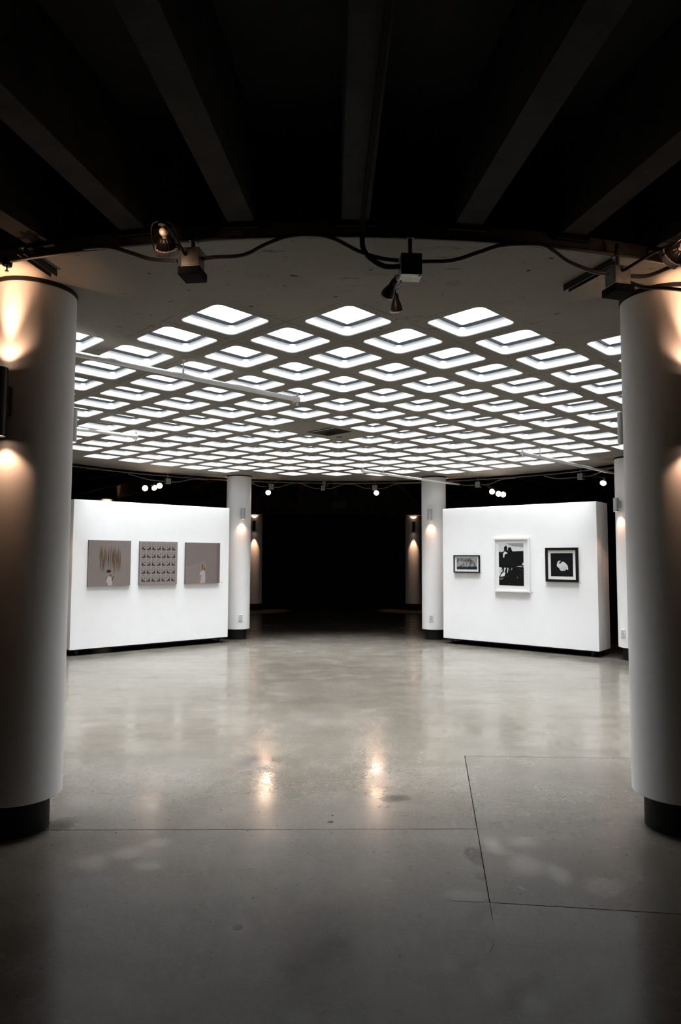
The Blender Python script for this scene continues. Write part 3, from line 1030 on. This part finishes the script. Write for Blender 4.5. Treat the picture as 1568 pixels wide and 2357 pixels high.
def junction_box(deg, label, zb=ZB, cover=True, size=0.105):
    p = ring(deg, 5.62, zb)
    t = thing('junction_box', label, 'electrical box', tuple(p), -math.radians(deg), 'electrical boxes around the ceiling edge')
    MB().box((0, 0, 0), (size, size * 0.9, size), bev=0.003).build('box', M['box'], t)
    cv = MB().box((0, 0, -size / 2 - 0.003), (size, size * 0.9, 0.005)).build('cover', M['cover'], t)
    for sx, sy in ((-.4, .34), (.4, -.34)):
        MB().lathe([(0.006, -size / 2 - 0.009), (0.006, -size / 2 - 0.005)], 8, Matrix.Translation((size * sx, size * sy, 0)), caps=(True, True)).build('screw', M['lamp_black'], cv)
    MB().tube([(0, 0, size / 2), (0, 0, ZC + 0.02 - zb)], 0.011, 8).box((0, 0, 3.218 - zb), (0.035, 0.05, 0.03)).build('stem', M['conduit'], t)
    return t


def par_lamp(pos, aim, attach, label, lit=True, scale=1.0, group='warm spotlights around the ceiling edge', power=0.0, leak=0.0):
    """finned reflector spotlight on a yoke; aim = direction of light; attach = where its arm meets the box"""
    pos, aim, attach = Vector(pos), Vector(aim).normalized(), Vector(attach)
    t = thing('spotlight', label, 'spotlight', tuple(pos), 0.0, group)
    q = aim.to_track_quat('Z', 'Y').to_matrix().to_4x4() @ Matrix.Scale(scale, 4)
    n, vs, fs = 56, [], []
    prof = [(0.014, -0.048), (0.022, -0.046), (0.033, -0.034), (0.042, -0.016), (0.048, 0.002)]
    for k, (r, z) in enumerate(prof):
        for i in range(n):
            rr = r * (1.0 + (0.0 if k in (0,) else (0.05 if i % 4 < 2 else -0.05)))
            a = 2 * PI * i / n
            vs.append((rr * math.cos(a), rr * math.sin(a), z))
    for k in range(len(prof) - 1):
        for i in range(n):
            j = (i + 1) % n
            fs.append((k * n + i, k * n + j, (k + 1) * n + j, (k + 1) * n + i))
    MB().add(vs, fs, q).lathe([(0.001, -0.048), (0.014, -0.048)], 16, q).build('finned_reflector', M['lamp_black'], t)
    MB().lathe([(0.048, 0.0), (0.057, 0.0), (0.058, 0.004), (0.058, 0.026), (0.053, 0.028), (0.051, 0.014)], 36, q).build('rim', M['lamp_rim'], t)
    MB().lathe([(0.0005, 0.016), (0.03, 0.015), (0.0515, 0.011)], 28, q).build('lens', M['lens'] if lit else M['lens_dim'], t)
    cap = [(0.001, -0.098)] + [(0.022 * math.sin(a), -0.076 - 0.022 * math.cos(a)) for a in [PI * k / 10 for k in range(1, 9)]] + [(0.010, -0.052), (0.012, -0.046)]
    MB().lathe(cap, 20, q).build('socket_cap', M['lamp_rim'], t)
    sv = (q.to_3x3() @ Vector((1, 0, 0))).normalized()
    bk = -aim
    y = MB()
    arc = [sv * 0.061 * scale + aim * 0.014, sv * 0.062 * scale + bk * 0.06, sv * 0.045 * scale + bk * 0.115, bk * 0.128,
           -sv * 0.045 * scale + bk * 0.115, -sv * 0.062 * scale + bk * 0.06, -sv * 0.061 * scale + aim * 0.014]
    y.tube(spline(arc, 5), 0.0035, 8).build('yoke', M['lamp_black'], t)
    mid = bk * 0.128
    e = attach - pos
    MB().tube(spline([mid, (mid + e) / 2 + Vector((0, 0, 0.015)), e], 6), 0.008, 8).lathe([(0.017, -0.02), (0.017, 0.02)], 12, Matrix.Translation(mid), caps=(True, True)).build('arm', M['lamp_black'], t)
    if leak:                                     # warm light leaking out behind the reflector
        ld = bpy.data.lights.new('lamp_glow', 'POINT')
        ld.color, ld.energy, ld.shadow_soft_size = SCONCE_COLOR, leak, 0.008
        link('lamp_glow', ld, t, tuple(bk * 0.052 + Vector((-0.25, -0.85, -0.25)).normalized() * 0.075))
    if power:
        ld = bpy.data.lights.new('lamp_beam', 'SPOT')
        ld.color, ld.energy, ld.shadow_soft_size = (1.0, 0.66, 0.46), power, 0.045
        ld.spot_size, ld.spot_blend = math.radians(76), 1.0
        lo = link('lamp_beam', ld, t, tuple(aim * 0.034))
        lo.rotation_mode = 'QUATERNION'
        lo.rotation_quaternion = (-aim).to_track_quat('Z', 'Y')
    return t


# --- near side of the ring
junction_box(-171.55, 'dark box hanging from the near ceiling edge, upper left', 3.113, size=0.095)
junction_box(177.2, 'box with a pale cover hanging from the near ceiling edge, in the middle', 3.062)
junction_box(165.6, 'dark box hanging from the near ceiling edge beside the near right column', 3.093, size=0.095)
for deg, zb, place in ((-171.55, 3.105, 'left'), (165.6, 3.085, 'right')):
    p = ring(deg, 5.62, zb - 0.066)
    t = thing('transformer', 'black transformer block under the near %s ceiling box' % place, 'transformer', tuple(p), -math.radians(deg), 'black transformers under the near boxes')
    MB().box((0, 0, -0.004), (0.114, 0.122, 0.042), bev=0.004).build('housing', M['matte_black'], t)
    MB().box((0.012, -0.064, 0.004), (0.03, 0.006, 0.008)).build('label_plate', M['lamp_rim'], t)

c0 = Vector((CX, CY, 0))
pL = Vector((-0.800, 3.2, 3.100))
par_lamp(pL, Vector((0.0, 0.78, -0.62)), ring(-171.3, 5.67, 3.12), 'finned spotlight seen from behind at the near ceiling edge, upper left', lit=False, leak=0.16)
pR = Vector((1.690, 3.25, 3.10))
par_lamp(pR, Vector((-0.45, 0.78, -0.45)), ring(165.6, 5.67, 3.11), 'finned spotlight at the upper right edge beside the near right column', lit=False, leak=0.16)


def bell_spot(pos, aim, attach, label):
    pos, aim, attach = Vector(pos), Vector(aim).normalized(), Vector(attach)
    t = thing('spotlight', label, 'spotlight', tuple(pos), 0.0, 'pair of bell spotlights under the middle box')
    q = aim.to_track_quat('Z', 'Y').to_matrix().to_4x4()
    MB().lathe([(0.001, -0.062), (0.017, -0.062), (0.019, -0.03), (0.026, -0.012), (0.034, 0.012), (0.036, 0.035), (0.033, 0.036), (0.030, 0.016)], 28, q).build('bell', M['lamp_black'], t)
    MB().lathe([(0.0005, 0.022), (0.0315, 0.020)], 24, q).build('lens', M['lens'], t)
    MB().lathe([(0.0355, 0.030), (0.0375, 0.030), (0.0375, 0.038), (0.034, 0.038)], 28, q).build('rim', M['lamp_rim'], t)
    e = attach - pos
    MB().tube(spline([-aim * 0.058, -aim * 0.085 + Vector((0, 0, 0.004)), e * 0.7 + Vector((0, 0, 0.012)), e], 6), 0.009, 8).build('arm', M['lamp_black'], t)
    return t


bell_spot((0.317, 3.60, 3.058), (-0.35, 0.80, -0.55), ring(177.2, 5.57, 3.05), 'upper of the two small bell spotlights under the middle box')
bell_spot((0.377, 3.85, 3.072), (0.12, 0.55, -0.80), ring(177.2, 5.57, 3.045), 'lower of the two small bell spotlights under the middle box')

# --- far side of the ring
FAR = [(-36.7, 'above the left partition'), (-14.3, 'right of the back left column'), (8.5, 'left of the back right column'),
       (31.0, 'above the left end of the right partition'), (52.9, 'above the right end of the right partition')]
for deg, place in FAR:
    junction_box(deg, 'small grey box under the far ceiling edge ' + place, 3.115)
junction_box(-2.9, 'bare grey box under the far ceiling edge midway between the back columns', 3.11, size=0.09)
t = thing('conduit_clamp', 'grey clamp and ring on the far conduit above the middle box', 'clamp', tuple(ring(-2.7, 5.62, 3.205)), math.radians(2.7), 'conduit clamps')
MB().box((0, 0, 0), (0.07, 0.05, 0.09), bev=0.006).build('clamp_body', M['box'], t)
MB().tube([(0.065 + 0.03 * math.cos(2 * PI * k / 16), -0.03, -0.02 + 0.03 * math.sin(2 * PI * k / 16)) for k in range(17)], 0.007, 6).build('eye_ring', M['conduit'], t)

toward = lambda p: (Vector((0.0, 0.0, 0.9)) - Vector(p))
for (x, y, z, bd, lab, aim) in [
        (-3.60, 13.14, 2.945, -38.0, 'leftmost lit round spotlight above the left partition', (0.9, -2.4, -0.55)),
        (-3.47, 13.30, 2.975, -37.4, 'middle lit spotlight above the left partition, partly hidden by its neighbour', (1.3, -1.4, -0.9)),
        (-3.37, 13.34, 3.015, -36.9, 'rightmost lit round spotlight above the left partition', (0.7, -2.4, -0.5)),
        (-1.325, 14.36, 2.995, -14.3, 'lit spotlight under the far box right of the back left column', (0.2, -1.5, -0.75)),
        (0.985, 14.46, 3.01, 8.5, 'lit spotlight under the far box left of the back right column', (-0.3, -1.5, -0.75)),
        (3.26, 13.56, 2.955, 31.5, 'leftmost lit round spotlight above the right partition', (-1.0, -2.2, -0.75)),
        (3.38, 13.53, 2.905, 32.0, 'middle lit round spotlight above the right partition', (-0.8, -2.4, -0.4)),
        (3.46, 13.49, 2.89, 32.5, 'third lit round spotlight above the right partition', (-0.7, -2.4, -0.4)),
        (4.85, 11.92, 2.965, 53.2, 'lit tilted spotlight above the right end of the right partition', (-1.0, -1.4, -1.4))]:
    par_lamp((x, y, z), aim, ring(bd, 5.70, 3.12), lab, power=38.0 if 'under the far box' in lab else 0.0)

# flexible conduits: dip to each box, rise to the rail between
def flex(degs, label, r=0.011, m='conduit', rr=5.62):
    pts = spline([ring(d, rr + dr, z) for d, z, dr in degs], 8)
    o = MB().tube(pts, r, 10).build('flexible_conduit', M[m])
    return tag(o, label, 'conduit', 'flexible conduits around the ceiling edge')


flex([(-171.9, 3.11, 0), (-172.6, 3.118, 0), (-174.2, 3.123, 0), (-175.4, 3.165, .02), (-176.6, 3.200, .03), (-178.0, 3.205, .03), (-179.0, 3.185, .02), (-180.2, 3.134, 0), (-181.4, 3.10, 0), (-182.2, 3.093, 0)],
     'grey flexible conduit between the near left box and the middle box')
flex([(176.6, 3.09, 0), (175.0, 3.103, 0), (173.6, 3.150, .01), (172.4, 3.185, .03), (170.4, 3.205, .03), (169.6, 3.185, .02), (168.6, 3.145, 0), (167.2, 3.108, 0), (166.2, 3.105, 0)],
     'grey flexible conduit between the middle box and the near right box')
flex([(-170.7, 3.11, 0), (-169.3, 3.128, 0), (-168.2, 3.165, 0.01), (-167.0, 3.20, .03), (-165.5, 3.21, .03)], 'short grey flexible conduit left of the near left box')
flex([(165.0, 3.105, 0), (163.6, 3.125, 0), (162.3, 3.18, 0.02), (161.0, 3.225, .03), (159.0, 3.23, .03)], 'grey flexible conduit rising right of the near right box')
flex([(165.0, 3.07, 0.01), (164.2, 3.06, 0), (163.4, 3.065, -.01), (162.4, 3.07, 0), (160.5, 3.08, 0)], 'black cable looping past the top of the near right column', 0.010, 'cable')
P = [(0.19, 0.6, 3.28), (0.165, 2.2, 3.28), (0.155, 3.0, 3.275), (0.152, 3.27, 3.22), (0.167, 3.304, 3.134), (0.254, 3.305, 3.066), (0.345, 3.308, 3.062)]
tag(MB().tube(spline(P, 8), 0.013, 10).build('flexible_conduit', M['matte_black']), 'dark conduit running along the central beam down to the middle box', 'conduit', 'flexible conduits around the ceiling edge')
flex([(-18.5, 3.185, 0), (-16.9, 3.119, 0), (-15.2, 3.112, 0)], 'grey flexible conduit from the back left column to its box')
flex([(-18.5, 3.235, .02), (-16.0, 3.232, .02), (-14.8, 3.19, 0.02), (-13.9, 3.15, .02)], 'upper bent conduit beside the back left column')
flex([(-13.6, 3.112, 0), (-12.6, 3.108, 0), (-9.8, 3.197, 0.02), (-7.8, 3.203, 0.02), (-5.3, 3.11, 0), (-3.6, 3.102, 0)], 'far flexible conduit left of the middle far box')
flex([(-2.2, 3.105, 0), (-1.0, 3.105, 0), (1.5, 3.192, 0.02), (3.9, 3.192, 0.02), (6.2, 3.111, 0), (7.8, 3.104, 0)], 'far flexible conduit right of the middle far box')
flex([(9.1, 3.104, 0), (10.6, 3.105, 0), (13.0, 3.19, 0.02), (15.5, 3.2, 0.02), (19.0, 3.2, .02)], 'far flexible conduit reaching the back right column from the left')
flex([(25.0, 3.195, 0), (28.0, 3.115, 0), (30.3, 3.108, 0)], 'far flexible conduit on the right of the back right column')
flex([(31.7, 3.108, 0), (33.5, 3.112, 0), (36.0, 3.19, 0.02), (39, 3.2, .02)], 'far flexible conduit above the middle of the right partition')
flex([(45.0, 3.195, 0.02), (48.0, 3.12, 0), (52.3, 3.108, 0)], 'far flexible conduit left of the box above the right end')
flex([(53.5, 3.108, 0), (55.5, 3.12, 0), (58.5, 3.195, 0.02), (62, 3.2, .02)], 'far flexible conduit reaching the half hidden right column')
flex([(-36.0, 3.108, 0), (-34.5, 3.112, 0), (-31.5, 3.19, 0.02), (-28, 3.2, .02)], 'far flexible conduit right of the box above the left partition')
flex([(-45.0, 3.195, 0.02), (-41.0, 3.12, 0), (-37.4, 3.108, 0)], 'far flexible conduit left of the box above the left partition')


# strut channels screwed to the slab, clamps on the rail
def strut(a, b, label):
    a, b = Vector(a), Vector(b)
    d = b - a
    t = thing('strut_channel', label, 'bracket', tuple((a + b) / 2), math.atan2(d.y, d.x), 'steel strut channels under the ceiling')
    L = d.length
    MB().box((0, 0.019, 0), (L, 0.004, 0.04)).build('flange', M['lamp_black'], t)
    MB().box((0, -0.019, 0), (L, 0.004, 0.04)).build('flange', M['lamp_black'], t)
    MB().box((0, 0, 0.018), (L, 0.042, 0.004)).build('web', M['box'], t)


strut((-1.66, 3.54, 3.232), (-1.60, 3.83, 3.232), 'dark strut channel under the ceiling above the near left column')
strut((1.56, 3.60, 3.232), (1.42, 3.98, 3.232), 'dark strut channel under the ceiling left of the near right column')
for deg, lab in ((-160.3, 'right'), (-159.2, 'left')):
    p = ring(deg, 5.62, 3.205)
    t = thing('conduit_clamp', 'dark bolted clamp on the conduit above the near left column, %s of the two' % lab, 'clamp', tuple(p), -math.radians(deg), 'conduit clamps')
    MB().box((0, 0, 0.002), (0.04, 0.05, 0.05), bev=0.012).build('clamp_body', M['lamp_black'], t)
    MB().tube([(0, 0, -0.02), (0, 0, -0.042)], 0.004, 8).tube([(0, 0, -0.042), (0, 0, -0.047)], 0.010, 8).build('bolt', M['lamp_black'], t)
for deg, z, lab in ((-20.6, 3.20, 'upper'), (-19.9, 3.06, 'lower')):
    p = ring(deg, 5.62, z)
    t = thing('conduit_clamp', 'dark bolted clamp left of the back left column top, %s of the two' % lab, 'clamp', tuple(p), -math.radians(deg), 'conduit clamps')
    MB().box((0, 0, 0.0), (0.05, 0.05, 0.04), bev=0.01).build('clamp_body', M['box'], t)
    MB().tube([(-0.02, 0, 0), (-0.09, 0, 0.03 if z > 3.1 else 0)], 0.008, 8).tube([(0, 0, 3.215 - z), (0, 0, -0.05)], 0.005, 8).build('bolt', M['box'], t)
